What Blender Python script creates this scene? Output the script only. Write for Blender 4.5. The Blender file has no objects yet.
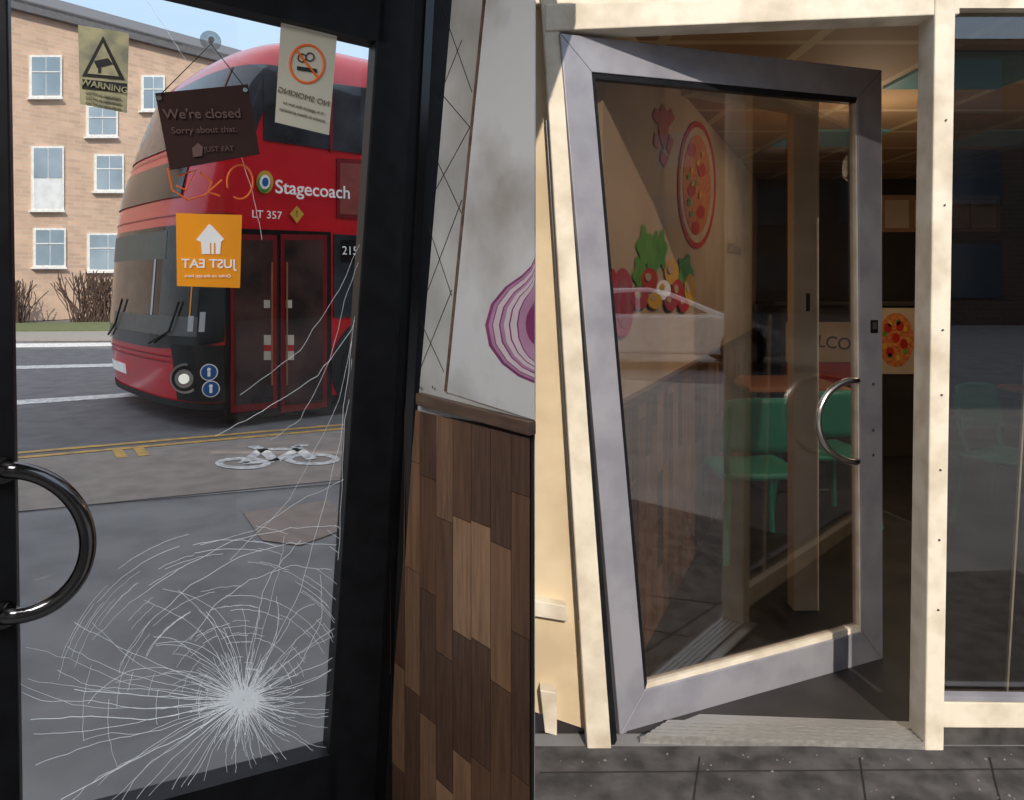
import bpy, math, random
from mathutils import Vector, Matrix
random.seed(7)
F=750.0; CX=512.0; HY=280.0
CAM=Vector((0,0,1.5))
sc=bpy.context.scene
try: sc.view_settings.view_transform='Standard'
except Exception: pass
# ---------------------------------------------------------------- helpers
def V(*a): return Vector(a)
def ray(px,py): return Vector(((px-CX)/F,1,(HY-py)/F))
class Pl:
    def __init__(s,P,n):
        s.P=Vector(P); s.n=Vector(n).normalized()
        s.x=Vector((0,0,1)).cross(s.n).normalized()
def hit(pl,px,py,off=0.0):
    d=ray(px,py); P=pl.P+pl.n*off
    t=(P-CAM).dot(pl.n)/d.dot(pl.n)
    return CAM+d*t
def G(px,py,z=0.0):
    t=(CAM.z-z)/((py-HY)/F); d=ray(px,py)
    return Vector((d.x*t,d.y*t,z))
def mat(name,c,rough=.6,metal=0,c2=None,scale=8,bump=0,emit=0,detail=6,stretch=None,coat=0,uv=False,spec=None,p0=.35,p1=.62):
    m=bpy.data.materials.new(name); m.use_nodes=True
    nt=m.node_tree; b=nt.nodes['Principled BSDF']
    b.inputs['Roughness'].default_value=rough; b.inputs['Metallic'].default_value=metal
    b.inputs['Base Color'].default_value=(*c,1)
    if coat: b.inputs['Coat Weight'].default_value=coat
    if spec is not None: b.inputs['Specular IOR Level'].default_value=spec
    if c2 is None: c2=tuple(x*.82 for x in c)
    tc=nt.nodes.new('ShaderNodeTexCoord'); no=nt.nodes.new('ShaderNodeTexNoise'); no.inputs['Scale'].default_value=scale; no.inputs['Detail'].default_value=detail
    src=tc.outputs['UV' if uv else 'Object']
    if stretch:
        mp=nt.nodes.new('ShaderNodeMapping'); mp.inputs['Scale'].default_value=stretch
        nt.links.new(src,mp.inputs['Vector']); src=mp.outputs[0]
    nt.links.new(src,no.inputs['Vector'])
    r=nt.nodes.new('ShaderNodeValToRGB'); r.color_ramp.elements[0].color=(*c2,1); r.color_ramp.elements[1].color=(*c,1)
    r.color_ramp.elements[0].position=p0; r.color_ramp.elements[1].position=p1
    nt.links.new(no.outputs['Fac'],r.inputs[0]); nt.links.new(r.outputs[0],b.inputs['Base Color'])
    if emit:
        b.inputs['Emission Color'].default_value=(*c,1); b.inputs['Emission Strength'].default_value=emit
    if bump:
        bp=nt.nodes.new('ShaderNodeBump'); bp.inputs['Strength'].default_value=bump; bp.inputs['Distance'].default_value=.01
        nt.links.new(no.outputs['Fac'],bp.inputs['Height']); nt.links.new(bp.outputs[0],b.inputs['Normal'])
    return m
def glass(name,tint,fac,rough=0.0):
    m=bpy.data.materials.new(name); m.use_nodes=True; nt=m.node_tree
    nt.nodes.remove(nt.nodes['Principled BSDF'])
    o=nt.nodes['Material Output']; t=nt.nodes.new('ShaderNodeBsdfTransparent'); t.inputs[0].default_value=(*tint,1)
    g=nt.nodes.new('ShaderNodeBsdfGlossy'); g.inputs['Roughness'].default_value=rough; g.inputs[0].default_value=(1,1,1,1)
    mx=nt.nodes.new('ShaderNodeMixShader'); mx.inputs[0].default_value=fac
    nt.links.new(t.outputs[0],mx.inputs[1]); nt.links.new(g.outputs[0],mx.inputs[2]); nt.links.new(mx.outputs[0],o.inputs[0])
    return m
def brick(name,c1,c2,mortar,sx,sy,msz=.02,rough=.8,offset=.5,uv=True):
    m=bpy.data.materials.new(name); m.use_nodes=True; nt=m.node_tree; b=nt.nodes['Principled BSDF']; b.inputs['Roughness'].default_value=rough
    tc=nt.nodes.new('ShaderNodeTexCoord'); br=nt.nodes.new('ShaderNodeTexBrick')
    br.inputs['Color1'].default_value=(*c1,1); br.inputs['Color2'].default_value=(*c2,1); br.inputs['Mortar'].default_value=(*mortar,1)
    br.inputs['Scale'].default_value=1; br.inputs['Brick Width'].default_value=sx; br.inputs['Row Height'].default_value=sy; br.inputs['Mortar Size'].default_value=msz
    br.offset=offset
    nt.links.new(tc.outputs['UV' if uv else 'Object'],br.inputs['Vector'])
    no=nt.nodes.new('ShaderNodeTexNoise'); no.inputs['Scale'].default_value=1.5; no.inputs['Detail'].default_value=5
    nt.links.new(tc.outputs['Object'],no.inputs['Vector'])
    mx=nt.nodes.new('ShaderNodeMixRGB'); mx.blend_type='MULTIPLY'; mx.inputs[0].default_value=.35
    nt.links.new(br.outputs[0],mx.inputs[1]); nt.links.new(no.outputs['Fac'],mx.inputs[2]); nt.links.new(mx.outputs[0],b.inputs['Base Color'])
    return m
def link(ob,parent=None):
    sc.collection.objects.link(ob)
    if parent is not None: ob.parent=parent
    return ob
def empty(name,loc=(0,0,0)):
    e=bpy.data.objects.new(name,None); e.location=loc; e.empty_display_size=.2; sc.collection.objects.link(e); return e
def mesh(name,vs,fs,m,parent=None,smooth=False,bevel=0,xd=None):
    me=bpy.data.meshes.new(name); me.from_pydata([tuple(v) for v in vs],[],fs); me.update()
    mats=m if isinstance(m,(list,tuple)) else [m]
    for k in mats: me.materials.append(k)
    uv=me.uv_layers.new(name='UVMap')
    x=xd or Vector((1,0,0))
    for lp in me.loops:
        co=me.vertices[lp.vertex_index].co; uv.data[lp.index].uv=(co.dot(x),co.z)
    if smooth:
        for p in me.polygons: p.use_smooth=True
    import bmesh
    bm=bmesh.new(); bm.from_mesh(me); bmesh.ops.recalc_face_normals(bm,faces=bm.faces); bm.to_mesh(me); bm.free()
    ob=bpy.data.objects.new(name,me); link(ob,parent)
    if bevel:
        md=ob.modifiers.new('b','BEVEL'); md.width=bevel; md.segments=2; md.limit_method='ANGLE'
    return ob
def prism(name,pts,vec,m,parent=None,bevel=0,xd=None):
    n=len(pts); vec=Vector(vec)
    vs=[Vector(p) for p in pts]+[Vector(p)+vec for p in pts]
    fs=[tuple(range(n)),tuple(range(2*n-1,n-1,-1))]+[(i,(i+1)%n,n+(i+1)%n,n+i) for i in range(n)]
    return mesh(name,vs,fs,m,parent,bevel=bevel,xd=xd)
def on(name,pl,pts,m,parent=None,off=0.0,th=.004,bevel=0):
    return prism(name,[hit(pl,x,y,off) for x,y in pts],-pl.n*th,m,parent,bevel,pl.x)
def rect(x0,y0,x1,y1): return [(x0,y0),(x1,y0),(x1,y1),(x0,y1)]
def ell(cx,cy,rx,ry,n=28,a0=0,a1=360):
    return [(cx+rx*math.cos(math.radians(a0+(a1-a0)*i/(n if a1-a0==360 else n-1))),cy+ry*math.sin(math.radians(a0+(a1-a0)*i/(n if a1-a0==360 else n-1)))) for i in range(n)]
def box(name,lo,hi,m,parent=None,bevel=0):
    a,b=lo,hi
    return prism(name,[(a[0],a[1],a[2]),(b[0],a[1],a[2]),(b[0],a[1],b[2]),(a[0],a[1],b[2])],(0,b[1]-a[1],0),m,parent,bevel)
def tube(name,pts,r,m,parent=None,cyc=False,multi=False):
    cu=bpy.data.curves.new(name,'CURVE'); cu.dimensions='3D'; cu.bevel_depth=r; cu.bevel_resolution=3 if not multi else 0; cu.use_fill_caps=True
    for line in (pts if multi else [pts]):
        s=cu.splines.new('POLY'); s.points.add(len(line)-1)
        for i,p in enumerate(line): s.points[i].co=(*p,1)
        s.use_cyclic_u=cyc
    cu.materials.append(m)
    return link(bpy.data.objects.new(name,cu),parent)
def text(s,pl,px,py,hpx,m,parent=None,off=.004,mirror=False,rot=0,align='CENTER',name=None,sx=1.0,bold=0):
    o=hit(pl,px,py,off); size=hpx*o.y/F
    cu=bpy.data.curves.new('lettering','FONT'); cu.body=s; cu.size=size; cu.align_x=align; cu.align_y='CENTER'; cu.extrude=.0006; cu.offset=bold*size
    cu.materials.append(m)
    ob=bpy.data.objects.new(name or 'lettering',cu)
    X=pl.x*(-1 if mirror else 1)*sx; Z=Vector((0,0,1))
    R=Matrix.Rotation(math.radians(rot),3,pl.n)
    X=R@X; Z=R@Z
    M=Matrix(((X.x,Z.x,pl.n.x,o.x),(X.y,Z.y,pl.n.y,o.y),(X.z,Z.z,pl.n.z,o.z),(0,0,0,1)))
    ob.matrix_world=M
    link(ob,parent)
    return ob
def cyl(name,c,axis,r,h,m,parent=None,n=32,r2=None,bevel=0):
    axis=Vector(axis).normalized(); u=axis.orthogonal().normalized(); w=axis.cross(u); r2=r if r2 is None else r2
    vs=[];c=Vector(c)
    for k,(rr,hh) in enumerate(((r,-h/2),(r2,h/2))):
        for i in range(n):
            a=2*math.pi*i/n; vs.append(c+axis*hh+(u*math.cos(a)+w*math.sin(a))*rr)
    fs=[tuple(range(n)),tuple(range(2*n-1,n-1,-1))]+[(i,(i+1)%n,n+(i+1)%n,n+i) for i in range(n)]
    return mesh(name,vs,fs,m,parent,bevel=bevel)

# ---------------------------------------------------------------- materials
M_black=mat('black_painted_frame',(.008,.009,.012),.45,c2=(.004,.004,.006),scale=20,spec=.25)
M_blackgl=mat('black_gloss',(.01,.01,.012),.12)
M_white=mat('white_paint',(.8,.8,.78),.5)
M_cream=mat('cream_weathered_paint',(.74,.68,.57),.55,c2=(.50,.43,.33),scale=9,bump=.3,detail=12,p0=.25,p1=.6)
M_creamwall=mat('cream_wall',(.66,.54,.37),.7,c2=(.52,.41,.27),scale=4)
M_framerefl=mat('frame_reflection_colour',(.85,.78,.62),.5,scale=6,c2=(.7,.62,.46))  # brightened colour stands in for the frame's sunlit reflection
M_alu=mat('grey_aluminium',(.38,.38,.43),.42,.35,c2=(.29,.29,.34),scale=7,bump=.1)
M_steel=mat('brushed_steel',(.75,.74,.72),.22,1)
M_dsteel=mat('dark_chrome',(.16,.16,.17),.15,1)
M_asph=mat('asphalt_pavement',(.25,.25,.255),.85,c2=(.185,.185,.19),scale=3,bump=.5,detail=14)
M_asph2=mat('dark_pavement',(.085,.08,.08),.85,c2=(.03,.029,.029),scale=11,bump=.9,detail=15)
M_brownp=mat('brown_pavement',(.33,.285,.255),.85,c2=(.25,.215,.195),scale=5,bump=.4,detail=12)
M_redp=mat('red_patch',(.32,.26,.23),.85,scale=10)
M_road=mat('road_asphalt',(.17,.17,.18),.8,c2=(.12,.12,.13),scale=4,bump=.3,detail=10)
M_yel=mat('yellow_road_paint',(.70,.42,.09),.7,c2=(.4,.27,.12),scale=12)
M_rpaint=mat('white_road_paint',(.8,.8,.79),.7,c2=(.42,.42,.42),scale=20)
M_kerb=mat('granite_kerb',(.30,.28,.26),.8,scale=9)
M_red=mat('bus_red_paint',(.82,.012,.026),.25,coat=.35,c2=(.74,.008,.018),scale=2)
M_dred=mat('dark_red_trim',(.26,.01,.015),.3)
M_glassbus=mat('bus_dark_glass',(.055,.065,.075),.05,c2=(.012,.015,.016),scale=1.6,spec=.22)
M_glassup=mat('bus_upper_glass',(.09,.10,.12),.04,c2=(.02,.024,.03),scale=1.3,spec=.9)
M_doorgl=mat('bus_door_glass',(.11,.055,.05),.06,c2=(.015,.013,.013),scale=1.8,spec=.5)
M_tyre=mat('tyre_rubber',(.02,.02,.02),.8)
M_brick=brick('tan_brick',(.70,.48,.35),(.56,.39,.29),(.60,.50,.41),.45,.15,.015)
M_brick2=brick('brown_brick',(.12,.075,.055),(.09,.055,.04),(.12,.10,.09),.45,.15,.02)
M_roof=mat('slate_roof',(.12,.12,.13),.7)
M_win=mat('window_pane',(.30,.38,.45),.08,c2=(.2,.27,.33),scale=.6,coat=1)
M_winD=mat('dark_window_pane',(.06,.08,.1),.1)
M_curt=mat('net_curtain',(.7,.72,.74),.8,scale=3)
M_twig=mat('bare_twigs',(.10,.06,.045),.9)
M_grass=mat('grass_verge',(.12,.15,.06),.9,scale=3)
M_marble=mat('grey_marble_tile',(.62,.62,.62),.25,c2=(.32,.31,.30),scale=4,detail=12,p0=.3,p1=.66)
M_poster=mat('poster_print',(.70,.71,.74),.35,c2=(.40,.38,.36),scale=3.4,detail=12,p0=.32,p1=.52)
M_rail=mat('dark_wood_rail',(.16,.10,.07),.4,c2=(.08,.05,.035),scale=6,stretch=(1,1,8))
M_woodgap=mat('plank_gap',(.02,.012,.008),.8)
M_wood=[mat('wood_plank_%d'%i,c,.42,c2=tuple(x*.58 for x in c),scale=6+i*1.7,stretch=(9+i,9+i,.9),bump=.1,detail=12,p0=.3,p1=.68) for i,c in enumerate([(.30,.165,.095),(.17,.088,.052),(.40,.235,.14),(.125,.068,.045),(.25,.14,.085)])]
M_onp=mat('onion_purple',(.30,.05,.20),.4,c2=(.2,.03,.13),scale=20)
M_onl=mat('onion_lilac',(.50,.27,.44),.4,scale=20)
M_onw=mat('onion_white',(.78,.66,.75),.4)
M_brown=mat('sign_brown_plastic',(.045,.022,.02),.45,spec=.2)
M_bt=mat('sign_text_faint',(.15,.085,.075),.5)
M_or=mat('orange_vinyl',(.9,.33,.01),.45,emit=.12,scale=3)
M_orl=mat('orange_line_vinyl',(.75,.14,.02),.5,emit=.1)
M_sticker=mat('aged_sticker',(.50,.46,.27),.5,c2=(.22,.22,.17),scale=26,emit=.05)
M_stk2=mat('cream_sticker',(.50,.48,.40),.5,emit=.12,scale=4)
M_ink=mat('black_ink',(.02,.02,.02),.5)
M_inkb=mat('brown_ink',(.16,.11,.07),.5)
M_wt=mat('white_lettering',(.9,.9,.9),.5,emit=.15)
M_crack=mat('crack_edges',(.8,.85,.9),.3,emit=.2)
M_glA=glass('door_glass_clear',(.97,.98,.98),.02)
M_glB=glass('door_glass_reflective',(.80,.77,.75),.15)
M_glC=glass('window_glass_reflective',(.50,.49,.48),.13)
M_teal=mat('teal_plastic',(.02,.40,.29),.35,scale=3)
M_table=mat('orange_laminate',(.55,.22,.07),.3,c2=(.42,.16,.05),stretch=(1,6,1))
M_mural=mat('mural_cream',(.66,.52,.37),.6,c2=(.55,.42,.29),scale=3)
M_mr=mat('mural_red',(.60,.02,.015),.6); M_mg=mat('mural_green',(.06,.30,.03),.6,c2=(.12,.4,.06),scale=12); M_my=mat('mural_yellow',(.85,.5,.05),.6)
M_mp=mat('mural_pink',(.55,.07,.12),.6); M_mo=mat('mural_orange_pizza',(.75,.30,.07),.6,c2=(.55,.1,.03),scale=40)
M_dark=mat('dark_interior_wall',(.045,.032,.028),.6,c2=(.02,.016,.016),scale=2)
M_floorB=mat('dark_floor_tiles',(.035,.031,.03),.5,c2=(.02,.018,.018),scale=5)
M_ceil=brick('ceiling_tiles',(.50,.34,.20),(.38,.25,.15),(.68,.56,.38),.6,.6,.025,.7,0,False)
M_tealight=mat('ceiling_light_panel',(.10,.22,.22),.4,emit=.12)
M_plaster=mat('interior_plaster',(.3,.3,.3),.8)
M_carw=mat('car_white_paint',(.95,.96,.98),.25,coat=1,emit=0)
M_thr=mat('threshold_aluminium',(.55,.54,.52),.35,.6,c2=(.4,.4,.4),scale=30,stretch=(1,20,1))

# ---------------------------------------------------------------- ground
RZ=-.025
def ye(x): return 6.25+.503*(x+4.1)
prism('pavement',[(-40,ye(-40)-.125,0),(-40,-40,0),(50,-40,0),(50,ye(50)-.125,0)],(0,0,-.02),M_asph)
prism('road',[(-60,ye(-60)+.03,RZ),(70,ye(70)+.03,RZ),(70,70,RZ),(-60,70,RZ)],(0,0,-.02),M_road)
gm=empty('kerb')
k=[(-40,ye(-40)),(40,ye(40))]
prism('kerb_stone',[(k[0][0],k[0][1]-.12,.004),(k[1][0],k[1][1]-.12,.004),(k[1][0],k[1][1]+.02,.004),(k[0][0],k[0][1]+.02,.004)],(0,0,-.04),M_kerb,gm)
yl=empty('double_yellow_lines')
for j,o in enumerate((.18,.42)):
    prism('line_%d'%j,[(-14,ye(-14)+o,RZ+.006),(6,ye(6)+o,RZ+.006),(6,ye(6)+o+.10,RZ+.006),(-14,ye(-14)+o+.10,RZ+.006)],(0,0,-.003),M_yel,yl)
def yb(x): return 4.85+.40*(x+3.18)
prism('cycle_strip_paving',[(-12,yb(-12),.006),(1,yb(1),.006),(1,ye(1)-.13,.006),(-12,ye(-12)-.13,.006)],(0,0,-.004),M_brownp)
prism('paving_patch',[G(*p,.008) for p in [(243,512),(330,500),(348,528),(300,545),(262,540)]],(0,0,-.003),M_redp)
km=empty('kerb_paint_marks')
for q in ([(112,450),(122,449),(128,457),(117,458)],[(133,448),(143,447),(150,455),(139,456)]): prism('mark',[G(*p,.010) for p in q],(0,0,-.003),M_yel,km)
bs=empty('bicycle_road_marking')
def gring(cx,cy,rx,ry,w,nm):
    n=32; vs=[];fs=[]
    for i in range(n):
        a=2*math.pi*i/n
        vs.append(G(cx+rx*math.cos(a),cy+ry*math.sin(a),.011)); vs.append(G(cx+(rx-w)*math.cos(a),cy+(ry-w*.33)*math.sin(a),.011))
    for i in range(n):
        j=(i+1)%n; fs.append((2*i,2*j,2*j+1,2*i+1))
    mesh(nm,vs,fs,M_rpaint,bs)
gring(243,463,28,6,8,'wheel_1'); gring(312,459,28,6,8,'wheel_2')
def gline(pts,w,nm,m=M_rpaint,par=bs,z=.012):
    for i in range(len(pts)-1):
        a=G(*pts[i],z);b=G(*pts[i+1],z); d=(b-a).normalized(); nn=Vector((-d.y,d.x,0))*w
        prism(nm,[a-nn,b-nn,b+nn,a+nn],(0,0,-.002),m,par)
gline([(243,463),(262,449),(298,449),(275,461),(243,463)],.045,'frame'); gline([(312,459),(295,446),(308,445)],.045,'fork'); gline([(262,449),(252,446)],.045,'saddle'); gline([(275,461),(262,449)],.045,'seat_tube')
ll=empty('lane_markings')
for nm,a,b,c,d in (('lane_1',(-30,367),(135,363),(135,366),(-30,370)),('lane_2',(-30,403),(130,393),(140,396),(-30,408)),('lane_3',(-30,344),(170,342),(170,345),(-30,348))):
    prism(nm,[G(*p,RZ+.006) for p in (a,b,c,d)],(0,0,-.003),M_rpaint,ll)
pj=empty('paving_joints')
gline([(10,512),(345,483)],.005,'joint',M_tyre,pj,.0085)
# ---------------------------------------------------------------- far building
A0=Vector((-18.3,26.8,0)); A1=Vector((-14.5,31.9,0)); dB=(A1-A0).normalized(); nB=Vector((dB.y,-dB.x,0))
PB=Pl(A0,nB); H=11.5
bl=empty('apartment_building')
s0=A0-dB*14; s1=A0+dB*34
prism('brick_walls',[s0,s1,s1+V(0,0,H),s0+V(0,0,H)],-nB*9,M_brick,bl,xd=dB)
prism('roof',[s0+V(0,0,H)+nB*.3,s1+V(0,0,H)+nB*.3,s1+V(0,0,H)-nB*4.5+V(0,0,2.0),s0+V(0,0,H)-nB*4.5+V(0,0,2.0)],V(0,0,.15),M_roof,bl)
prism('fascia',[s0+V(0,0,H-.25)+nB*.3,s1+V(0,0,H-.25)+nB*.3,s1+V(0,0,H+.1)+nB*.3,s0+V(0,0,H+.1)+nB*.3],-nB*.3,M_roof,bl)
def bwin(x0,y0,x1,y1,m1=M_win,half=False):
    on('window_frame',PB,rect(x0,y0,x1,y1),M_white,bl,.10,.10)
    t=2.0; xm=(x0+x1)/2
    if half:
        ym=(y0+y1)/2
        on('window_glass',PB,rect(x0+t,y0+t,xm-.5,ym),m1,bl,.12,.02); on('window_glass',PB,rect(xm+.5,y0+t,x1-t,ym),m1,bl,.12,.02)
        on('window_panel',PB,rect(x0+t,ym+1,x1-t,y1-t),M_curt,bl,.12,.02)
    else:
        ym=y0+(y1-y0)*.4
        on('window_glass',PB,rect(x0+t,y0+t,xm-.5,y1-t),m1,bl,.12,.02); on('window_glass',PB,rect(xm+.5,y0+t,x1-t,y1-t),m1,bl,.12,.02)
        on('window_bar',PB,rect(x0+t,ym-.5,x1-t,ym+.5),M_white,bl,.14,.02)
    on('window_sill',PB,rect(x0-1,y1,x1+1,y1+2),M_white,bl,.22,.22)
bwin(30,55,62,97); bwin(87,105,118,136); bwin(32,146,64,210,half=True); bwin(95,154,124,191); bwin(34,228,66,267); bwin(88,233,128,271)
bwin(142,75,165,110); bwin(148,160,170,195); bwin(-30,45,4,90); bwin(-30,140,4,205,half=True)
for x in (200,240,280,320,360):
    for y in (80,160,235): bwin(x,y,x+22,y+32)
prism('far_pavement',[G(-150,341,.02),G(420,338,.02),G(420,329,.02),G(-150,331,.02)],(0,0,-.035),M_kerb)
prism('grass_verge',[G(-150,331,.06),G(250,329,.06),G(250,320,.06),G(-150,325,.06)],(0,0,-.075),M_grass)
def shrub(px,py,h,w):
    b=G(px,py); lines=[]
    for i in range(80):
        a=random.uniform(0,6.28); p=b+V(random.uniform(-w*.3,w*.3),random.uniform(-.3,.3),0); L=[p.copy()]
        d=V(math.cos(a)*.35,math.sin(a)*.2,1).normalized()
        for k_ in range(5):
            p=p+d*h/5*random.uniform(.7,1.15); d=(d+V(random.uniform(-.4,.4),random.uniform(-.3,.3),random.uniform(-.1,.2))).normalized(); L.append(p.copy())
        lines.append(L)
    tube('bare_shrub',lines,.016,M_twig,None,multi=True)
shrub(14,323,1.6,1.2); shrub(88,322,1.9,1.8); shrub(112,322,1.8,1.4)

# ---------------------------------------------------------------- bus
O=Vector((-2.9,7.7,RZ)); ax=Vector((.744,.668,0)).normalized(); bx=Vector((-ax.y,ax.x,0))
bus=empty('double_decker_bus')
def BW(a,b,z): return O+ax*a+bx*b+V(0,0,z)
PS=Pl(O,(ax.y,-ax.x,0))
def lean(z):
    if z<.9: return .10-.10*min(1,z/.9)
    if z<2.3: return .10*(z-.9)/1.4
    return .10+.62*((z-2.3)/1.9)**1.25
def inset(z):
    if z>3.75: 
        t=min(1,(z-3.75)/.5); return .5*(1-math.sqrt(max(0,1-t*t)))
    return 0
def S(t,z,off=0):
    ins=inset(z); hw=1.65-ins+off; an=math.radians(90*t); s_=math.sin(an); c_=max(0,math.cos(an))
    b=1.65+hw*math.copysign(abs(s_)**.7,s_); a=lean(z)+ins-(.5+off)*c_**.7
    return BW(a,b,z)
zs=[.22,.35,.6,.9,1.3,1.8,2.3,2.7,3.1,3.5,3.75,3.95,4.1,4.2,4.25]
ts=[-1+2*i/36 for i in range(37)]
vs=[];cols=0
for z in zs:
    ins=inset(z)
    ring=[BW(10.5-ins,ins,z),BW(6,ins,z),BW(2,ins,z)]+[S(t,z) for t in ts]+[BW(2,3.3-ins,z),BW(6,3.3-ins,z),BW(10.5-ins,3.3-ins,z)]
    cols=len(ring); vs+=ring
fs=[]
for r in range(len(zs)-1):
    for c in range(cols):
        d=(c+1)%cols; fs.append((r*cols+c,r*cols+d,(r+1)*cols+d,(r+1)*cols+c))
fs.append(tuple(range((len(zs)-1)*cols,len(zs)*cols))); fs.append(tuple(range(cols)))
bd=mesh('body',vs,fs,M_red,bus,smooth=True)
md=bd.modifiers.new('e','EDGE_SPLIT'); md.split_angle=math.radians(35)
def patch(nm,t0,t1,z0,z1,m,off=.012,nt_=24,nz=8,zf0=None,zf1=None):
    vs=[];fs=[]
    for j in range(nz+1):
        for i in range(nt_+1):
            t=t0+(t1-t0)*i/nt_; a=z0 if zf0 is None else zf0(t); b=z1 if zf1 is None else zf1(t)
            vs.append(S(t,a+(b-a)*j/nz,off))
    for j in range(nz):
        for i in range(nt_):
            k_=j*(nt_+1)+i; fs.append((k_,k_+1,k_+nt_+2,k_+nt_+1))
    return mesh(nm,vs,fs,m,bus,smooth=True)
patch('windscreen',-.97,.97,.8,2.1,M_glassbus,zf0=lambda t:.80+.10*abs(t)**2,zf1=lambda t:2.1)
patch('lower_grille_mask',-.99,-.42,.28,.86,M_blackgl,.012)
patch('upper_windscreen',-.99,.97,3.0,3.82,M_glassup,.012)
patch('destination_display',-.40,.97,2.40,2.82,M_blackgl,.012)
patch('chin_line',-.99,.99,.2,.27,M_tyre,.014,nz=1)
for z in (.66,.72,2.2,2.93): patch('panel_seam',-.99 if z>1 else -.4,.99,z,z+.012,M_dred,.014,nz=1)
for t in (-.5,.5): patch('windscreen_pillar',t-.008,t+.008,3.0,3.82,M_dred,.02,2)
patch('dashboard',-.7,.2,.95,1.15,mat('cab_dashboard',(.12,.13,.13),.5),.014,12,3)
patch('ticket_notice',-.78,-.72,1.0,1.2,M_curt,.018,2,2); patch('ticket_notice',-.66,-.6,1.0,1.16,M_curt,.018,2,2)
patch('cab_sun_blind',-.3,.6,1.75,2.05,mat('cab_blind',(.11,.13,.11),.5),.014,12,3)
patch('cab_handrail',-.62,-.605,1.15,2.05,M_or,.016,2,3); patch('cab_partition',-.2,-.18,1.15,1.75,M_curt,.016,2,3)
tube('wiper',[S(-.2,.85,.04),S(-.42,1.0,.04),S(-.5,1.3,.04)],.012,M_tyre,bus); tube('wiper',[S(.3,.85,.04),S(.12,1.0,.04),S(.05,1.3,.04)],.012,M_tyre,bus)
hc=S(-.55,.52,.01); hn=(S(-.55,.52,.2)-S(-.55,.52,0)).normalized()
cyl('headlight_ring',hc,hn,.155,.06,M_steel,bus); cyl('headlight',hc+hn*.03,hn,.13,.04,M_blackgl,bus); cyl('headlight_reflector',hc+hn*.052,hn,.095,.01,M_steel,bus); cyl('headlight_lens',hc+hn*.062,hn,.05,.02,mat('lamp_lens',(.9,.9,.8),.1,emit=.6),bus)
M_blue=mat('blue_vinyl',(.02,.16,.5),.4)
for z in (.59,.42):
    c=S(-.80,z,.02); n_=(S(-.80,z,.2)-S(-.80,z,0)).normalized()
    cyl('access_sticker_edge',c-n_*.004,n_,.085,.010,M_wt,bus); cyl('access_sticker',c,n_,.075,.012,M_blue,bus); cyl('access_symbol',c+n_*.008+V(0,0,.03),n_,.018,.006,M_wt,bus)
    tube('access_symbol',[c+n_*.01+V(0,0,.01),c+n_*.01+V(0,0,-.04)],.014,M_wt,bus)
patch('number_plate',.05,.35,.42,.54,M_wt,.02,4,2)
mp_=S(-.75,1.9,.3); tube('mirror_arm',[S(-.8,2.1,0),mp_+V(0,0,.1)],.02,M_tyre,bus)
cyl('mirror',mp_,(0,0,1),.07,.28,M_blackgl,bus)
def on_s(nm,pts,m,off=.015,th=.03,bv=0): return on(nm,PS,pts,m,bus,off,th,bv)
on_s('door_surround',[(226,228),(331,232),(332,412),(226,420)],M_blackgl,.012)
for (xa,xb) in ((231,277),(281,327)):
    on_s('door_leaf',[(xa,234),(xb,235),(xb,409-(xb-230)*.02),(xa,413)],M_dred,.03,.02)
    w=4
    on_s('door_window',[(xa+w,240),(xb-w,240),(xb-w,402),(xa+w,405)],M_doorgl,.036,.01)
    x0=(xa+xb)/2+(10 if xa<250 else -18)
    on_s('door_sticker',rect(x0,335,x0+8,360),M_stk2,.04,.006)
    on_s('door_sticker',rect(x0,300,x0+6,308),M_stk2,.04,.006)
    on_s('door_sticker_red',rect(x0,345,x0+8,351),M_mr,.046,.006)
for xh in (272,287): tube('door_rail',[hit(PS,xh,262,.08),hit(PS,xh,385,.08)],.010,mat('rail_orange',(.5,.15,.05),.4),bus)
on_s('upper_side_window',[(264,74),(470,102),(470,170),(264,140)],M_glassup)
for x in (330,372): on_s('window_pillar',rect(x,84,x+3,152),M_dred,.02)
on_s('stair_window_frame',[(337,158),(368,160),(368,219),(337,218)],M_dred,.016)
on_s('stair_window',[(340,163),(365,164),(365,215),(340,214)],mat('stair_window_glass',(.40,.10,.08),.1,coat=1),.02,.01)
on_s('lower_side_window',[(334,234),(470,242),(470,312),(334,318)],M_glassbus)
on_s('route_display',[(341,240),(361,240),(361,262),(341,262)],M_blackgl,.02)
text('215',PS,350,251,12,M_wt,bus,.025)
on_s('skirt',[(332,405),(470,395),(470,404),(332,414)],M_tyre,.012)
for a in (1.75,8.2):
    c=BW(a,-.02,.50); cyl('wheel_arch',BW(a,-.005,.52),PS.n,.60,.04,M_tyre,bus); cyl('tyre',c,PS.n,.48,.12,M_tyre,bus,bevel=.02); cyl('wheel_hub',c+PS.n*.065,PS.n,.26,.03,M_dred,bus)
    cyl('tyre',BW(a,3.2,.48),PS.n,.48,.25,M_tyre,bus)
text('Stagecoach',PS,275,187,19,M_wt,bus,.03,align='LEFT',bold=.012)
for (c,r,m_) in (((265,182),10.5,M_my),((264,184),8,M_mg),((265,182),6.5,M_wt),((265.5,182),4.0,M_blue)):
    on_s('logo_disc',ell(c[0],c[1],r*.8,r*1.1),m_,.02+.004*(11-r),.004)
text('LT 357',PS,267,215,11,M_wt,bus,.03)
on_s('diamond_sticker',[(297,206),(304,214),(297,223),(290,214)],M_my,.03,.01); text('!',PS,297,214,9,M_ink,bus,.034)
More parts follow.
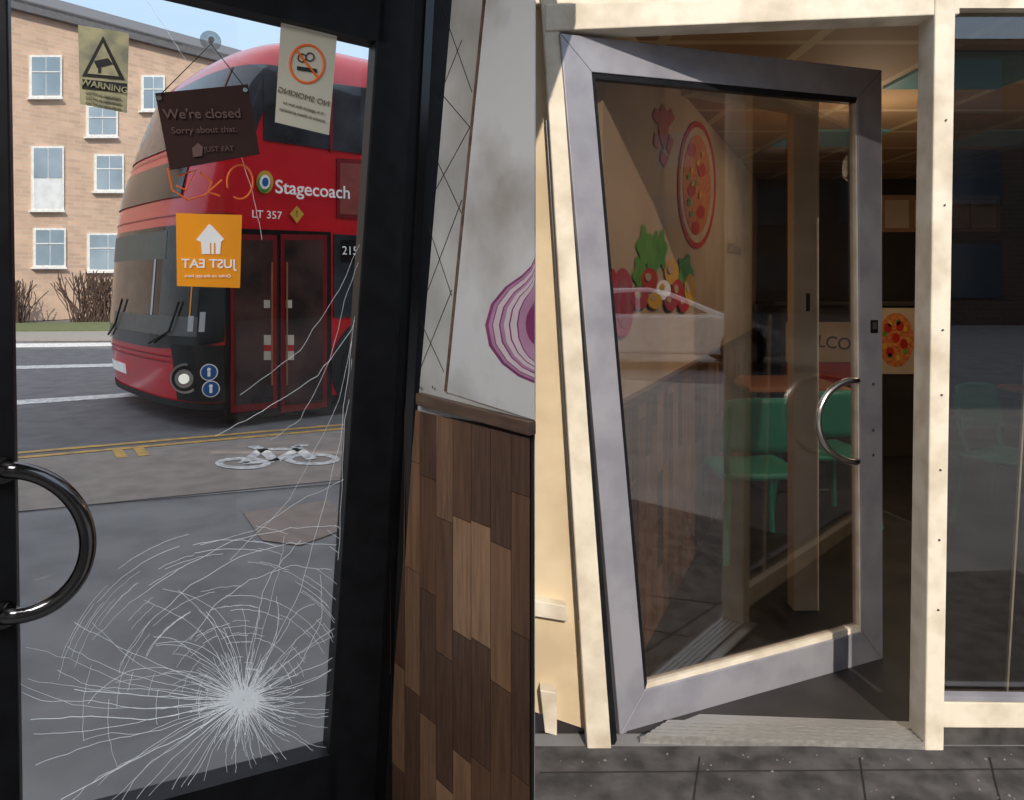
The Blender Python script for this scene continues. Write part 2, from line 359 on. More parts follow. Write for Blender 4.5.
# ---------------------------------------------------------------- door A (cracked glass door)
PA=Pl((-.365,1.8,0),(.482,-.876,0))
door=empty('door_1')
def onA(nm,pts,m,off=0,th=.004,par=door,bv=0): return on(nm,PA,pts,m,par,off,th,bv)
onA('glass_pane',[(-60,-90),(392,-90),(392,45),(334,760),(140,870),(-60,900)],M_glA,0,.004)
onA('lock_stile',[(385,-90),(420,-90),(366,1000),(313,1000)],M_black,.03,.06,bv=.004)
onA('glazing_bead',[(383,30),(389,30),(337,765),(331,765)],M_black,.012,.02)
onA('jamb',[(417,-90),(475,-90),(415,1000),(362,1000)],M_black,.012,.10,bv=.004)
onA('jamb_stop',[(431,-90),(439,-90),(383,1000),(375,1000)],M_blackgl,.022,.01)
onA('top_rail',[(120,-20),(388,44),(400,-120),(120,-120)],M_black,.03,.06)
onA('bottom_rail',[(-60,858),(140,806),(337,753),(337,1010),(-60,1200)],M_black,.03,.06)
onA('hinge_stile',[(-120,-150),(6,-150),(8,0),(20,800),(24,1200),(-120,1200)],M_black,.03,.06,bv=.004)
pts=[hit(PA,2,545-76,.03)]+[hit(PA,x,y,.07) for x,y in ell(8,543,80,73,30,-90,90)]+[hit(PA,2,545+72,.03)]
tube('pull_handle',pts,.0155,M_dsteel,door)
cyl('handle_rose',hit(PA,3,470,.035),PA.n,.025,.01,M_dsteel,door); cyl('handle_rose',hit(PA,3,615,.035),PA.n,.025,.01,M_dsteel,door)
# cracks
C=(243,700); L=[]; Lf=[]; Lx=[]
def inside(x,y):
    xr=385-(y-45)*50/710
    return 12+y/100<x<xr-2 and y<803-(x-150)*.26 if x>150 else 12+y/100<x<xr-2
def addc(lst,pts):
    cur=[]
    for p in pts:
        if inside(*p): cur.append(hit(PA,p[0],p[1],.003))
        else:
            if len(cur)>1: lst.append(cur)
            cur=[]
    if len(cur)>1: lst.append(cur)
def radial(th,Lm,bend,r0=3):
    n=22; pts=[]; w=random.uniform(-.03,.03); w2=random.uniform(6,14)
    for i in range(n+1):
        f=i/n; r=r0+(Lm-r0)*f; a=th+bend*f*f+w*math.sin(f*w2)+random.uniform(-.007,.007)
        pts.append((C[0]+r*math.cos(a)*1.05,C[1]-r*math.sin(a)))
    return pts
for i in range(80):
    th=math.radians(i*4.5+random.uniform(-2.5,2.5)); dg=math.degrees(th)%360
    if 155<dg<240: Lm=random.uniform(150,240); bd_=random.uniform(.02,.22)*(-1 if dg<200 else 1)
    elif 90<=dg<=155: Lm=random.uniform(60,150); bd_=random.uniform(.1,.6)
    elif 40<dg<90: Lm=random.uniform(60,190); bd_=random.uniform(-.2,.2)
    else: Lm=random.uniform(50,130); bd_=random.uniform(-.1,.3)
    p=radial(th,Lm,bd_)
    addc(L,p[:random.randint(4,9)] if 150<dg<240 or i%2 else p[:4]); addc(Lf if (i%2) else Lx,p)
for i in range(230):
    addc(Lx,radial(random.uniform(0,6.28),random.uniform(12,60),random.uniform(-.3,.3),1)[::4])
for i in range(60):
    addc(L,radial(random.uniform(0,6.28),random.uniform(8,22),random.uniform(-.4,.4),1)[::5])
for r in range(16,190,7):
    for k_ in range(4):
        a0=math.radians(random.uniform(15,180)); sp=random.uniform(.15,.6); n=12; pp=[]
        for i in range(n+1):
            a=a0+sp*i/n; rr=r*(1+.12*(a-a0))+random.uniform(-.6,.6)
            pp.append((C[0]+rr*math.cos(a)+8,C[1]-rr*math.sin(a)))
        addc(Lx if k_ else Lf,pp)
for pl_,ls in (([(384,150),(372,240),(352,330),(318,375),(262,412),(215,436)],Lf),([(366,240),(345,300),(330,360),(300,420),(270,440)],Lx),([(352,340),(340,440),(325,500),(300,590),(262,670),(245,698)],Lf),
            ([(338,526),(290,528),(235,540),(180,568),(130,602),(92,640)],Lf),([(336,545),(290,543),(240,556),(190,586),(150,622),(120,665)],Lf),([(332,570),(290,565),(250,580),(215,605),(190,640)],Lf),([(344,480),(300,500),(255,530),(200,545)],Lx),([(320,575),(322,620),(300,665),(262,692)],Lf),([(147,2),(168,32),(186,60)],Lx),([(383,60),(376,160),(366,250),(352,360),(346,500)],Lf),([(380,140),(366,300),(345,420),(338,560)],Lf),
            ([(378,200),(340,290),(300,350),(240,395)],Lx),([(362,280),(340,400),(290,500),(230,560)],Lx),([(215,90),(235,140),(252,190),(262,240)],Lx),
            ([(30,720),(90,716),(150,720),(200,710),(243,700)],L),([(35,765),(100,742),(160,730),(210,712),(243,700)],Lf),([(60,800),(130,762),(185,735),(243,700)],L),([(75,690),(140,695),(200,698),(243,700)],L)):
    q=[]
    for i in range(len(pl_)-1):
        for k_ in range(6):
            f=k_/6; q.append((pl_[i][0]*(1-f)+pl_[i+1][0]*f+random.uniform(-.8,.8),pl_[i][1]*(1-f)+pl_[i+1][1]*f+random.uniform(-.8,.8)))
    q.append(pl_[-1]); addc(ls,q)
edge=[hit(PA,385-(y-45)*50/710-random.uniform(0,5),y,.004) for y in range(50,752,4)]
L.append(edge); Lf.append([hit(PA,385-(y-45)*50/710-random.uniform(0,7),y,.004) for y in range(50,752,6)])
ck=empty('glass_cracks'); 
tube('hairline_cracks',Lx,.00038,M_crack,ck,multi=True); tube('fine_cracks',Lf,.0005,M_crack,ck,multi=True); tube('main_cracks',L,.0008,M_crack,ck,multi=True)
# stickers
w=empty('cctv_warning_sticker')
onA('sheet',[(78,25),(129,33),(127,113),(80,104)],M_sticker,.004,.001,w)
onA('triangle',[(103,36),(125,80),(82,76)],M_ink,.006,.001,w); onA('triangle_fill',[(103,43),(119,76.5),(87.5,73.5)],M_sticker,.0075,.001,w)
onA('camera_body',[(94,61),(108,58),(113,64),(97,68)],M_ink,.009,.001,w); onA('camera_mount',[(98,67),(101,67),(101,73),(98,73)],M_ink,.009,.001,w)
onA('label_band',[(82,79),(127,83.5),(127,93),(82,88.5)],M_ink,.006,.001,w)
text('WARNING',PA,104.5,86.5,8.6,M_sticker,w,.009,rot=-5,bold=.02) 
for y in (96,101,106): text('CCTV in operation',PA,103.5,y,4,M_ink,w,.007,rot=-5)
n_=empty('no_smoking_sticker')
onA('sheet',[(281,22),(337,36),(329,135),(275,122)],M_stk2,.004,.001,n_)
def ringA(cx,cy,rx,ry,wd,m,off,par,nm='ring'):
    o=[hit(PA,x,y,off) for x,y in ell(cx,cy,rx,ry)]; tube(nm,o,wd,m,par,cyc=True)
ringA(307,64,17,19,.003,M_orl,.005,n_); tube('bar',[hit(PA,296,50,.005),hit(PA,318,78,.005)],.003,M_orl,n_)
onA('cigarette',[(297,66),(317,69),(317,73),(297,70)],M_ink,.007,.001,n_); ringA(302,58,4,4,.0015,M_ink,.006,n_); ringA(310,57,4,4,.0015,M_ink,.006,n_)
text('NO SMOKING',PA,304,97,8.2,M_inkb,n_,.007,mirror=True,rot=-10)
text('It is against the law to',PA,303.5,108,4.6,M_inkb,n_,.007,mirror=True,rot=-10); text('smoke in these premises',PA,302.5,115,4.6,M_inkb,n_,.007,mirror=True,rot=-10)
s_=empty('closed_sign')
onA('board',[(155,93),(248,84),(260,154),(170,170)],M_brown,.022,.004,s_,.001)
text("We're closed",PA,203,114,13.4,M_bt,s_,.026,rot=7,bold=.01); text("Sorry about that.",PA,205,130,9,M_bt,s_,.026,rot=7); text("JUST EAT",PA,219,149,7,M_bt,s_,.026,rot=7)
onA('logo',[(192,148),(198,143),(203,147),(202,156),(193,157)],M_bt,.026,.001,s_)
tube('string',[hit(PA,158,97,.025),hit(PA,211,44,.02),hit(PA,246,89,.025)],.0012,M_ink,s_)
cyl('suction_cup',hit(PA,211,40,.008),PA.n,.022,.012,glass('suction_rubber',(.8,.82,.82),.25,.2),s_,r2=.010); cyl('suction_knob',hit(PA,211,40,.018),PA.n,.006,.012,M_steel,s_)
for c in ((159,98),(245,90)): cyl('eyelet',hit(PA,*c,.024),PA.n,.005,.004,M_steel,s_)
sq=empty('orange_script_decal')
for pp in ([(168,168),(172,190),(188,200),(205,195),(222,180)],ell(240,182,13,17,20,-200,120),[(200,172),(212,182),(208,192),(220,196)],[(178,176),(196,170),(186,190),(176,186)]):
    tube('stroke',[hit(PA,x,y,.004) for x,y in pp],.0022,M_orl,sq)
j=empty('food_delivery_sticker')
onA('sheet',[(176,213),(242,215),(240,288),(177,286)],M_or,.004,.001,j)
onA('house_logo',[(196,240),(209,224),(212,226),(224,239),(221,242),(220,254),(216,254),(215.5,243),(214,243),(214,254),(211.5,254),(211.5,243),(210,243),(210,254),(202,254),(201,242)],M_wt,.006,.001,j)
text('JUST EAT',PA,209,264,12.5,M_wt,j,.006,mirror=True,bold=.015); text('Order on the app here',PA,208,276,4.6,M_wt,j,.006,mirror=True)

# ---------------------------------------------------------------- wall A
PW=Pl((-.269,1.8,0),(-.772,-.635,0))
wall=empty('wall_side')
thv=Vector((.0436,1.42,0)).normalized()*.05
def onW(nm,pts,m,off=0,th=.002,par=wall,bv=0): return on(nm,PW,pts,m,par,off,th,bv)
def wpr(nm,pts,m,off): return prism(nm,[hit(PW,x,y,off) for x,y in pts],thv,m,wall,xd=PW.x)
xl=lambda y:452-(y/800.0)*67
wpr('wall_core',[(xl(-150),-150),(535,-150),(535,1080),(xl(1080),1080)],M_marble,0)
for a,b in (((436,-10),(472,92)),((462,40),(430,120)),((440,92),(474,132)),((474,120),(430,200)),((432,150),(462,214)),((462,200),(428,290)),((428,225),(452,296)),((452,290),(420,370)),((420,320),(444,372))):
    tube('tile_grout',[hit(PW,*a,.0),hit(PW,*b,.0)],.0011,M_black,wall)
po=empty('food_wall_print')
onW('sheet',[(492,-60),(534.5,-60),(534.5,420),(446,392)],M_poster,.004,.003,po)
on('edge_strip',PW,[(488.5,-60),(491,-60),(446.5,393),(444,391)],M_rail,po,.005,.003)
def onion(sc_,m,off):
    base=[(534.5,258),(531,266),(522,275),(505,287),(491,304),(485,325),(489,346),(502,364),(518,376),(534.5,383)]
    cx,cy=534.5,323
    onW('onion_layer',[(cx+(x-cx)*sc_,cy+(y-cy)*(sc_*.55+.45 if sc_>.3 else sc_*2)) for x,y in base],m,off,.0005,po)
for i,(k_,m_) in enumerate([(1,M_onp),(.93,M_onl),(.86,M_onp),(.84,M_onw),(.72,M_onp),(.69,M_onl),(.62,M_onw),(.52,M_onp),(.49,M_onw),(.36,M_onp),(.33,M_onl),(.18,M_onp)]): onion(k_,m_,.006+i*.0008)
on('dado_rail',PW,[(xl(400)-3,393),(529,422),(529,436),(xl(400)-3,405)],M_rail,wall,.018,.018,.002)
for x in (420,433): cyl('screw',hit(PW,x,387,.006),PW.n,.003,.003,M_steel,wall)
w0=PW.P; pw=.066; base_s=-.1
Send=(Vector((.0436,1.42,0))-w0).dot(PW.x)-.008
def sl(z):
    pA=hit(PW,xl(400),400); pB=hit(PW,xl(800),800)
    sa=(pA-w0).dot(PW.x); sb=(pB-w0).dot(PW.x); return sa+(sb-sa)*(pA.z-z)/(pA.z-pB.z)
vsl=[];fsl=[];mi=[]
s=base_s
ztop=1.20; last=-1; col_i=0
while s<Send:
    e=min(s+pw,Send); z=-(.13*(col_i%3))-.03; col_i+=1
    while z<ztop:
        LN=.27+random.uniform(-.03,.03); z1=min(z+LN,ztop); z0=max(z,0); z=z+LN
        if z1<=z0: continue
        q=[]
        for ss,zz in ((s,z0),(e,z0),(e,z1),(s,z1)): q.append(w0+PW.x*max(ss,min(e,sl(zz)))+V(0,0,zz)+PW.n*.006)
        g_=.0006
        q=[q[0]+PW.x*g_+V(0,0,g_),q[1]-PW.x*g_+V(0,0,g_),q[2]-PW.x*g_-V(0,0,g_),q[3]+PW.x*g_-V(0,0,g_)]
        m_i=random.choice([x for x in range(5) if x!=last]); last=m_i
        k_=len(vsl); vsl+=q; fsl.append((k_,k_+1,k_+2,k_+3)); mi.append(m_i)
    s+=pw
onW('panel_backing',[(xl(410),412),(533,432),(533,1080),(xl(1080),1080)],M_woodgap,.003,.002)
pk=mesh('wood_panelling',vsl,fsl,M_wood,wall)
for p,i in zip(pk.data.polygons,mi): p.material_index=i
# room A shell
box('floor',(-2.6,-.8,.0),(.3,.85,.006),M_plaster)
box('ceiling',(-2.6,-.9,2.6),(.3,1.9,2.7),M_plaster)
box('wall_back',(-2.7,-.95,0),(.35,-.85,2.7),M_plaster)
box('wall_left',(-2.7,-.85,0),(-2.6,1.2,2.6),M_plaster)
box('wall_right',(.3,-.85,0),(.36,.40,2.6),M_plaster)
box('wall_front',(-9,1.95,0),(-1.75,2.15,2.6),M_brick2)
box('wall_upper_left',(-9,1.95,2.7),(.06,2.2,8.5),M_brick2)
box('wall_upper_right',(.06,2.45,2.62),(10,2.75,8.5),M_brick2)
# ---------------------------------------------------------------- shopfront B
PF=Pl((0,2.42,0),(0,-1,0))
sf=empty('shopfront_frame')
def onF(nm,pts,m,off=0,th=.06,par=sf,bv=0): return on(nm,PF,pts,m,par,off,th,bv)
prism('wall_shop_left',[hit(PF,x,y,-.03) for x,y in ((470,-60),(560,-60),(606,736),(470,690))],(0,.05,0),M_creamwall)
onF('left_post',[(538,-60),(553,-60),(612,757),(588,760)],M_cream,.03,.09,bv=.004)
onF('left_post_reveal',[(551,20),(558,30),(617,740),(611,752)],M_black,.0,.06)
onF('left_post_groove',[(546,120),(548.5,120),(581,620),(578,620)],M_alu,.0,.028)
onF('left_sill',[(520,598),(566,606),(568,622),(520,614)],M_cream,.01,.05,bv=.003)
onF('left_base',[(540,690),(557,693),(557,736),(545,733)],M_cream,.02,.05,bv=.003)
onF('top_beam',[(545,4),(960,-8),(960,14),(545,31)],M_cream,.035,.10,bv=.004)
onF('top_fascia',[(530,-70),(1500,-70),(1500,-10),(530,4)],M_cream,.0,.06)
onF('right_post',[(936,-60),(957,-60),(944,755),(925,757)],M_cream,.04,.10,bv=.005)
onF('right_post_groove',[(931,14),(934,14),(926,740),(922,740)],M_alu,.0,.05)
onF('right_sill',[(943,702),(1400,708),(1400,731),(943,728)],M_cream,.03,.08,bv=.004)
onF('right_sill_lip',[(943,696),(1400,702),(1400,707),(943,701)],M_alu,.035,.03)
onF('right_base',[(943,728),(1400,731),(1400,752),(943,752)],M_asph2,.0,.06)
onF('window_head',[(950,-12),(1400,-14),(1400,8),(950,8)],M_cream,.03,.08)
on('window_pane',PF,[(950,0),(1400,0),(1400,705),(944,700)],M_glC,sf,-.01,.005)
tube('window_bar',[hit(PF,1028,330,-.02),hit(PF,1006,700,-.02)],.006,M_cream,sf)
for y in (330,395,470,540,610,205,120): cyl('screw',hit(PF,948-(y/760.0)*12,y,.042),(0,-1,0),.003,.004,M_asph2,sf)
th=empty('door_threshold')
prism('plate',[G(640,737,.02),G(925,746,.02),G(925,722,.02),G(700,714,.02)],(0,0,-.02),M_thr,th)
for i in range(5):
    f=i/5; prism('ridge',[G(645+f*25,735-f*16,.028),G(925,744-f*18,.028),G(925,741.5-f*18,.028),G(648+f*25,732.5-f*16,.028)],(0,0,-.01),M_thr,th)
prism('shop_pavement',[(-.15,1.2,.008),(2.6,1.0,.008),(2.6,2.40,.008),(-.15,2.40,.008)],(0,0,-.003),M_asph2)
sj=empty('slab_joints')
for a,b in (((540,772),(1100,768)),((700,757),(688,840)),((860,757),(872,840)),((990,757),(1010,840))):
    gline([a,b],.0016,'slab_joint',M_tyre,sj,.0115)
vs=[];fs=[]
for i in range(45):
    px=random.uniform(540,1024); py=random.choice([random.uniform(754,764),random.uniform(750,800)])
    c=G(px,py,.009); r=random.uniform(.002,.006); k_=len(vs)
    vs+=[c+V(-r,0,0),c+V(0,-r,0),c+V(r,0,0),c+V(0,r,0),c+V(0,0,r)]; fs+=[(k_,k_+1,k_+4),(k_+1,k_+2,k_+4),(k_+2,k_+3,k_+4),(k_+3,k_,k_+4)]
mesh('litter_debris',vs,fs,mat('grit',(.2,.19,.18),.9,scale=30))
# ---------------------------------------------------------------- door B
PD=Pl((.356,2.47,0),(.404,-.915,0))
d2=empty('door_2')
def onD(nm,pts,m,off=0,th_=.045,bv=0): return on(nm,PD,pts,m,d2,off,th_,bv)
o=[(560,33),(882,70),(883,660),(620,735)]; i_=[(592,72),(858,97),(862,632),(645,690)]
for nm,a,b in (('top_rail',0,1),('lock_stile',1,2),('bottom_rail',2,3),('hinge_stile',3,0)):
    onD(nm,[o[a],o[b],i_[b],i_[a]],M_alu,0,.045,.003)
def lerp(p,q,f): return (p[0]+(q[0]-p[0])*f,p[1]+(q[1]-p[1])*f)
ctr=(740,370); ib=[lerp(p,ctr,.022) for p in i_]
for a,b in ((0,1),(1,2),(2,3),(3,0)): onD('glazing_bead',[i_[a],i_[b],ib[b],ib[a]],M_cream if a in(1,2) else M_black,-.006,.03)
onD('glass_pane',i_,M_glB,-.02,.005)
onD('lock_plate',rect(871,320,878,333),M_blackgl,.003,.005); onD('lock_cylinder',rect(873,322,877,329),M_steel,.006,.005)
for y in (384,430,455): cyl('screw',hit(PD,873,y,.003),PD.n,.006,.004,M_steel,d2)
pts=[hit(PD,858,381,.0)]+[hit(PD,x,y,.06) for x,y in ell(856,421,38,41,26,-90,-270)]+[hit(PD,858,461,.0)]
tube('pull_handle',pts,.0125,M_steel,d2)
# ---------------------------------------------------------------- interior B
PB2=Pl((.51,3.0,0),(.915,-.403,0))
dw=Vector((.403,.915,0)); a=Vector((.51,3.0,0))-dw*.5; b=Vector((.51,3.0,0))+dw*4.4
prism('wall_mural',[a,b,b+V(0,0,2.45),a+V(0,0,2.45)],-PB2.n*.08,M_mural,None,xd=dw)
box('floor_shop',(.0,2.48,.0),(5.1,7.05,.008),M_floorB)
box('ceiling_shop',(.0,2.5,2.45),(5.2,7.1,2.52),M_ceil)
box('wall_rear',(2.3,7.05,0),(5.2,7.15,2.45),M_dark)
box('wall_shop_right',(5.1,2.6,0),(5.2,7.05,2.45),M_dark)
box('wall_front_right',(2.9,2.42,0),(10,2.6,2.62),M_brick2)
vsl=[];fsl=[];mi=[]
s=0
while s<4.85:
    z=-random.uniform(0,.4)
    while z<1.03:
        z0=max(0,z); z1=min(z+.42,1.03); z+=.42
        if z1<=z0: continue
        p0=a+dw*s+PB2.n*.012; p1=a+dw*(s+.105)+PB2.n*.012; k_=len(vsl)
        vsl+=[p0+V(0,0,z0),p1+V(0,0,z0),p1+V(0,0,z1-.003),p0+V(0,0,z1-.003)]; fsl.append((k_,k_+1,k_+2,k_+3)); mi.append(random.randrange(5))
    s+=.11
pk=mesh('dado_panelling',vsl,fsl,M_wood,None)
for p,i in zip(pk.data.polygons,mi): p.material_index=i
prism('trim_1',[a+PB2.n*.03+V(0,0,1.02),b+PB2.n*.03+V(0,0,1.02),b+PB2.n*.03+V(0,0,1.06),a+PB2.n*.03+V(0,0,1.06)],-PB2.n*.03,M_rail)
mu=empty('food_mural')
def onM(nm,pts,m,off=.006): return on(nm,PB2,pts,m,mu,off,.002)
for pts_ in ([(663,104),(670,116),(668,136),(664,150),(660,136),(658,118)],[(656,108),(661,112),(657,124),(653,116)],[(671,108),(675,118),(670,126),(668,114)],[(655,132),(659,136),(658,150),(654,144)],[(670,134),(674,140),(670,156),(667,148)],[(662,150),(669,158),(665,168),(660,160)]): onM('chilli',pts_,M_mr)
onM('pizza_rim',ell(697,185,19,64),M_mr,.006); onM('pizza_rim_inner',ell(697,185,17,58),M_mural,.008); onM('pizza_base',ell(697,185,14,50),M_mo,.010)
for (cx,cy) in ((692,150),(702,170),(692,190),(701,212),(696,228)): onM('pepperoni',ell(cx,cy,4,7,14),M_mr,.013)
for i in range(10): onM('basil',ell(697+random.uniform(-9,9),185+random.uniform(-38,38),1.6,3,8),M_mg if i%2 else M_my,.016)
def leafy(cx,cy,rx,ry,m,off):
    onM('vegetable',[(cx+rx*(1+.22*math.sin(5*t_+cx))*math.cos(t_),cy+ry*(1+.22*math.sin(5*t_+cx))*math.sin(t_)) for t_ in [6.283*i/30 for i in range(30)]],m,off)
for n0,(cx,cy,rx,ry,m_) in enumerate(((645,248,7,20,M_mg),(654,256,6,24,M_mg),(662,250,5,18,M_mg),(640,274,6,16,M_mg),(686,272,7,16,M_mg))): leafy(cx,cy,rx,ry,m_,.007+n0*.0006)
for n0,(cx,cy,rx,ry,m_) in enumerate(((672,272,7,13,M_my),(650,280,8,12,M_mr),(664,290,7,10,M_wt),(678,292,6,13,M_mr),(690,290,5,16,M_my),(640,298,9,11,M_mp),(655,301,7,8,M_my),(671,303,6,8,M_mp),(684,305,5,7,M_mr))):
    onM('vegetable',ell(cx,cy,rx,ry,18),m_,.011+n0*.0007); onM('vegetable_highlight',ell(cx-1.5,cy-3,rx*.35,ry*.35,10),M_mural if m_ is not M_wt else M_my,.0185)
onM('salami',ell(611,296,9,28,24),M_mr,.008); onM('salami',ell(623,303,11,35,24),M_mp,.012)
onM('salami_fat',ell(624,303,7,25,20),mat('mural_salami',(.5,.14,.2),.6),.015); onM('salami_fat',ell(624,303,3,12,20),M_mp,.017)
text('PIZZA STAR',PB2,735,250,13,M_inkb,mu,.012,sx=1.4)
ip=empty('frame_reflection_standin')  # solid frame pieces added to imitate the doorway frame's reflection in the glass
box('reflected_post',(1.27,3.38,0.008),(1.385,3.46,2.33),M_framerefl,ip,.004)
prism('reflected_head',[(.72,3.0,2.25),(1.385,3.40,2.25),(1.385,3.40,2.33),(.72,3.0,2.33)],(-.03,.06,0),M_framerefl,ip)
box('reflected_latch',(1.325,3.372,1.36),(1.34,3.38,1.44),M_ink,ip)
def chair(loc,rz,s=1.0):
    e=empty('dining_chair',loc); e.rotation_euler=(0,0,rz); e.scale=(s,s,s)
    n=8; vs=[];fs=[]
    for i in range(n+1):
        for j_ in range(n+1):
            x=(i/n-.5)*.44; y=(j_/n-.5)*.42; z=.45-.02*math.cos(x*5)*math.cos(y*4)
            vs.append((x,y,z))
    for i in range(n):
        for j_ in range(n):
            k_=i*(n+1)+j_; fs.append((k_,k_+1,k_+n+2,k_+n+1))
    ob=mesh('seat',vs,fs,M_teal,e,smooth=True); md=ob.modifiers.new('s','SOLIDIFY'); md.thickness=.025
    vs=[];fs=[]
    for i in range(n+1):
        for j_ in range(n+1):
            f=j_/n; x=(i/n-.5)*(.46-.02*f); z=.56+.28*f; y=.19+.05*f+.06*(1-(2*(i/n)-1)**2)
            if j_==n: z-=.02*abs(2*i/n-1)**3
            vs.append((x,y,z))
    for i in range(n):
        for j_ in range(n):
            k_=i*(n+1)+j_; fs.append((k_,k_+1,k_+n+2,k_+n+1))
    ob=mesh('backrest',vs,fs,M_teal,e,smooth=True); md=ob.modifiers.new('s','SOLIDIFY'); md.thickness=.02
    for sx in (-1,1):
        tube('back_post',[(sx*.19,.18,.44),(sx*.205,.215,.60),(sx*.21,.24,.80)],.016,M_teal,e)
        tube('leg',[(sx*.18,-.17,.44),(sx*.22,-.22,.0)],.016,M_teal,e); tube('leg',[(sx*.18,.18,.44),(sx*.22,.25,.0)],.016,M_teal,e)
    return e
chair((1.33,4.20,.008),math.radians(184),1.04); chair((1.95,4.7,.008),math.radians(190)); chair((3.02,4.5,.008),math.radians(30)); chair((4.3,5.6,.008),math.radians(160))
def table(loc):
    e=empty('dining_table',loc)
    box('top',(-.35,-.35,.72),(.35,.35,.75),M_table,e,.006); box('column',(-.04,-.04,.03),(.04,.04,.72),M_ink,e); box('base',(-.25,-.25,0),(.25,.25,.03),M_ink,e,.01)
table((1.98,5.5,.008)); table((3.8,5.0,.008))
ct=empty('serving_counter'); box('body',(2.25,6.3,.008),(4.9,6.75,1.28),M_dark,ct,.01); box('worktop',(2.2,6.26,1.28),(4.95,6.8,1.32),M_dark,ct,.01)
PR=Pl((0,7.05,0),(0,-1,0)); PC=Pl((0,6.29,0),(0,-1,0))
ms=empty('menu_board')
on('board',PR,rect(870,195,1000,232),mat('menu_board_red',(.25,.12,.05),.5,emit=.05),ms,.035,.03); 
for x in (885,915,945,972): on('menu_panel',PR,rect(x,200,x+24,228),M_mural,ms,.04,.004)
ws=empty('welcome_sign')
on('board',PC,rect(786,322,872,362),M_mural,ws,.01,.008); text('WELCOME',PC,832,343,17,M_ink,ws,.014,rot=-6,bold=.01)
on('board_lower',PC,rect(786,363,872,385),M_mr,ws,.01,.008)
pz=empty('pizza_poster'); on('sheet',PC,rect(876,308,922,374),M_mural,pz,.01,.008); on('pizza_crust',PC,ell(896,340,18,27),M_mo,pz,.014,.003)
for c in ((888,328),(900,326),(904,344),(890,352),(896,338)): on('pepperoni',PC,ell(c[0],c[1],4,5,14),M_mr,pz,.018,.003)
for i in range(9): on('crust_topping',PC,ell(896+12*math.cos(i*.7),340+18*math.sin(i*.7),2,3,10),M_mg if i%2 else M_my,pz,.018,.003)
cl=empty('ceiling_light')
for (x,y) in ((2.1,3.4),(3.3,3.4),(2.1,5.0),(3.3,5.0)):
    box('panel',(x-.28,y-.28,2.435),(x+.28,y+.28,2.449),M_tealight,cl)
# ---------------------------------------------------------------- street behind the camera (seen as reflections)
def mirr(p): return p-PD.n*2*((p-PD.P).dot(PD.n))
vf=Vector(((796-512)/F*12.2,12.2,0)); vr=vf+Vector((-4.2,.3,0))
rf=mirr(vf); rr=mirr(vr)
car=empty('car',(0,0,0))
dc=(rf-rr).normalized(); wc=Vector((-dc.y,dc.x,0)); 
if (rf+wc-Vector((1,2.6,0))).length<(rf-Vector((1,2.6,0))).length: wc=-wc
def cp(l,w_,z): return rr+dc*l+wc*w_+V(0,0,z)
bodyp=[(0,.3),(0,.7),(.1,.86),(.9,.93),(2.9,.92),(3.6,.80),(4.05,.62),(4.2,.45),(4.2,.25)]
prism('body',[cp(l,0,z) for l,z in bodyp],wc*1.75,M_carw,car,.05)
cab=[(.15,.88),(.7,1.22),(1.3,1.36),(1.9,1.37),(2.3,1.28),(3.25,.88)]
vs=[cp(l,.06 if z<1 else .2,z) for l,z in cab]+[cp(l,1.69 if z<1 else 1.55,z) for l,z in cab]
n=6; mesh('cabin',vs,[(0,1,2,3,4,5),(11,10,9,8,7,6)]+[(i,(i+1)%n,n+(i+1)%n,n+i) for i in range(n)],M_carw,car,bevel=.03)
gl=[(.55,.95),(.92,1.2),(1.4,1.29),(1.65,1.30),(1.65,.95)]; gl2=[(1.73,.95),(1.73,1.30),(1.95,1.29),(2.28,1.20),(2.85,.95)]
for q in (gl,gl2): mesh('side_window',[cp(l,.03+(z-.88)*.32,z) for l,z in q],[tuple(range(len(q)))],M_glassbus,car)
for l in (.8,3.40):
    for ww in (.02,1.73):
        cyl('wheel_arch',cp(l,ww,.385),wc,.375,.05,M_tyre,car); cyl('tyre',cp(l,ww-.02 if ww<1 else ww+.02,.315),wc,.31,.12,M_tyre,car); cyl('alloy_wheel',cp(l,ww-.09 if ww<1 else ww+.09,.315),wc,.21,.02,M_steel,car)
tb=empty('terrace_building')
prism('facade',[(-12,-20,0),(45,-20,0),(45,-20,9.5),(-12,-20,9.5)],(0,-5,0),M_brick2,tb)
prism('side_facade',[(30,-20,0),(36,14,0),(36,14,13),(30,-20,13)],(5,0,0),M_brick2,tb,xd=Vector((.17,.98,0)))
for i in range(7):
    y=-16+i*4.2; x=30+ (y+20)/34*6-.03
    for z in (1.0,4.0,7.0): prism('window',[(x,y,z),(x+.35,y+2,z),(x+.35,y+2,z+1.7),(x,y,z+1.7)],(-.03,0,0),M_winD,tb)
for i in range(11):
    for z in (.9,4.0,7.0): box('window',(-8+i*4.4,-20,z),(-5.8+i*4.4,-19.95,z+1.8),M_winD,tb)

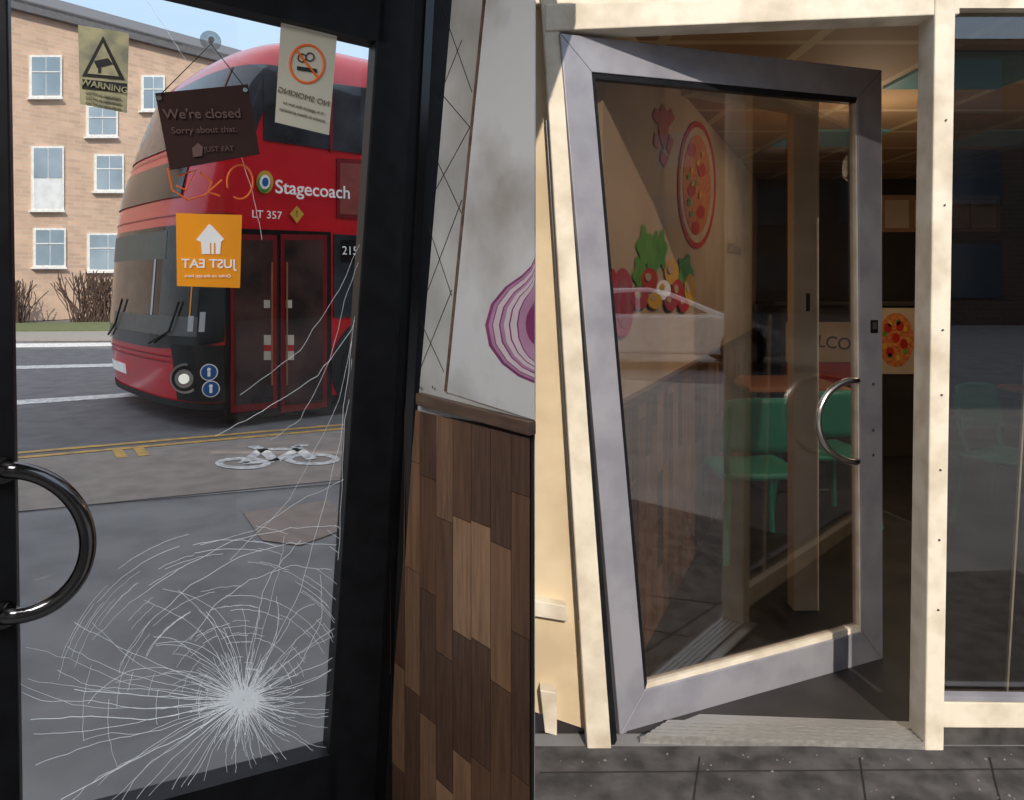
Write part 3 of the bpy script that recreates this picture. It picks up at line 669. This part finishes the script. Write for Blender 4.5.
# ---------------------------------------------------------------- lights
w=bpy.data.worlds.new('World'); sc.world=w; w.use_nodes=True; nt=w.node_tree; bg=nt.nodes['Background']
tc=nt.nodes.new('ShaderNodeTexCoord'); sp=nt.nodes.new('ShaderNodeSeparateXYZ'); rp=nt.nodes.new('ShaderNodeValToRGB')
nt.links.new(tc.outputs['Generated'],sp.inputs[0]); nt.links.new(sp.outputs['Z'],rp.inputs[0]); nt.links.new(rp.outputs[0],bg.inputs[0])
rp.color_ramp.elements[0].color=(.50,.50,.50,1); rp.color_ramp.elements[1].color=(.64,.66,.72,1); rp.color_ramp.elements[1].position=.85
e_=rp.color_ramp.elements.new(.3); e_.color=(.36,.48,.62,1)
bg.inputs[1].default_value=1.75
sl_=bpy.data.lights.new('sun','SUN'); sl_.energy=3.8; sl_.angle=.01; sl_.color=(1,.89,.75)
so=bpy.data.objects.new('sun',sl_); so.rotation_euler=Vector((-.17,.85,-.5)).to_track_quat('-Z','Y').to_euler(); sc.collection.objects.link(so)
def area(nm,loc,size,e,col,rot=(0,0,0)):
    l=bpy.data.lights.new(nm,'AREA'); l.energy=e; l.size=size; l.color=col; ob=bpy.data.objects.new(nm,l); ob.location=loc; ob.rotation_euler=rot; sc.collection.objects.link(ob)
def point(nm,loc,e,col,r=.12):
    l=bpy.data.lights.new(nm,'POINT'); l.energy=e; l.shadow_soft_size=r; l.color=col; ob=bpy.data.objects.new(nm,l); ob.location=loc; sc.collection.objects.link(ob)
area('fill_light_room',(-1.1,.3,2.55),.8,32,(1,.96,.90))  # added fill light without a fixture, brightens the panelled side wall
area('ceiling_lamp_shop',(2.6,4.6,2.42),1.6,11,(1,.8,.55))
point('fill_light_shop',(2.9,3.6,2.0),9,(1,.74,.48)); point('fill_light_shop',(1.9,4.0,2.1),6,(1,.78,.55))  # unseen point lights added to lift the shop ceiling and interior
cam=bpy.data.cameras.new('camera'); cam.sensor_width=36; cam.lens=F/1024*36; cam.shift_y=-(400-HY)/1024; cam.clip_start=.02; cam.clip_end=300
co=bpy.data.objects.new('camera',cam); co.location=CAM; co.rotation_euler=(math.radians(90),0,0); sc.collection.objects.link(co); sc.camera=co
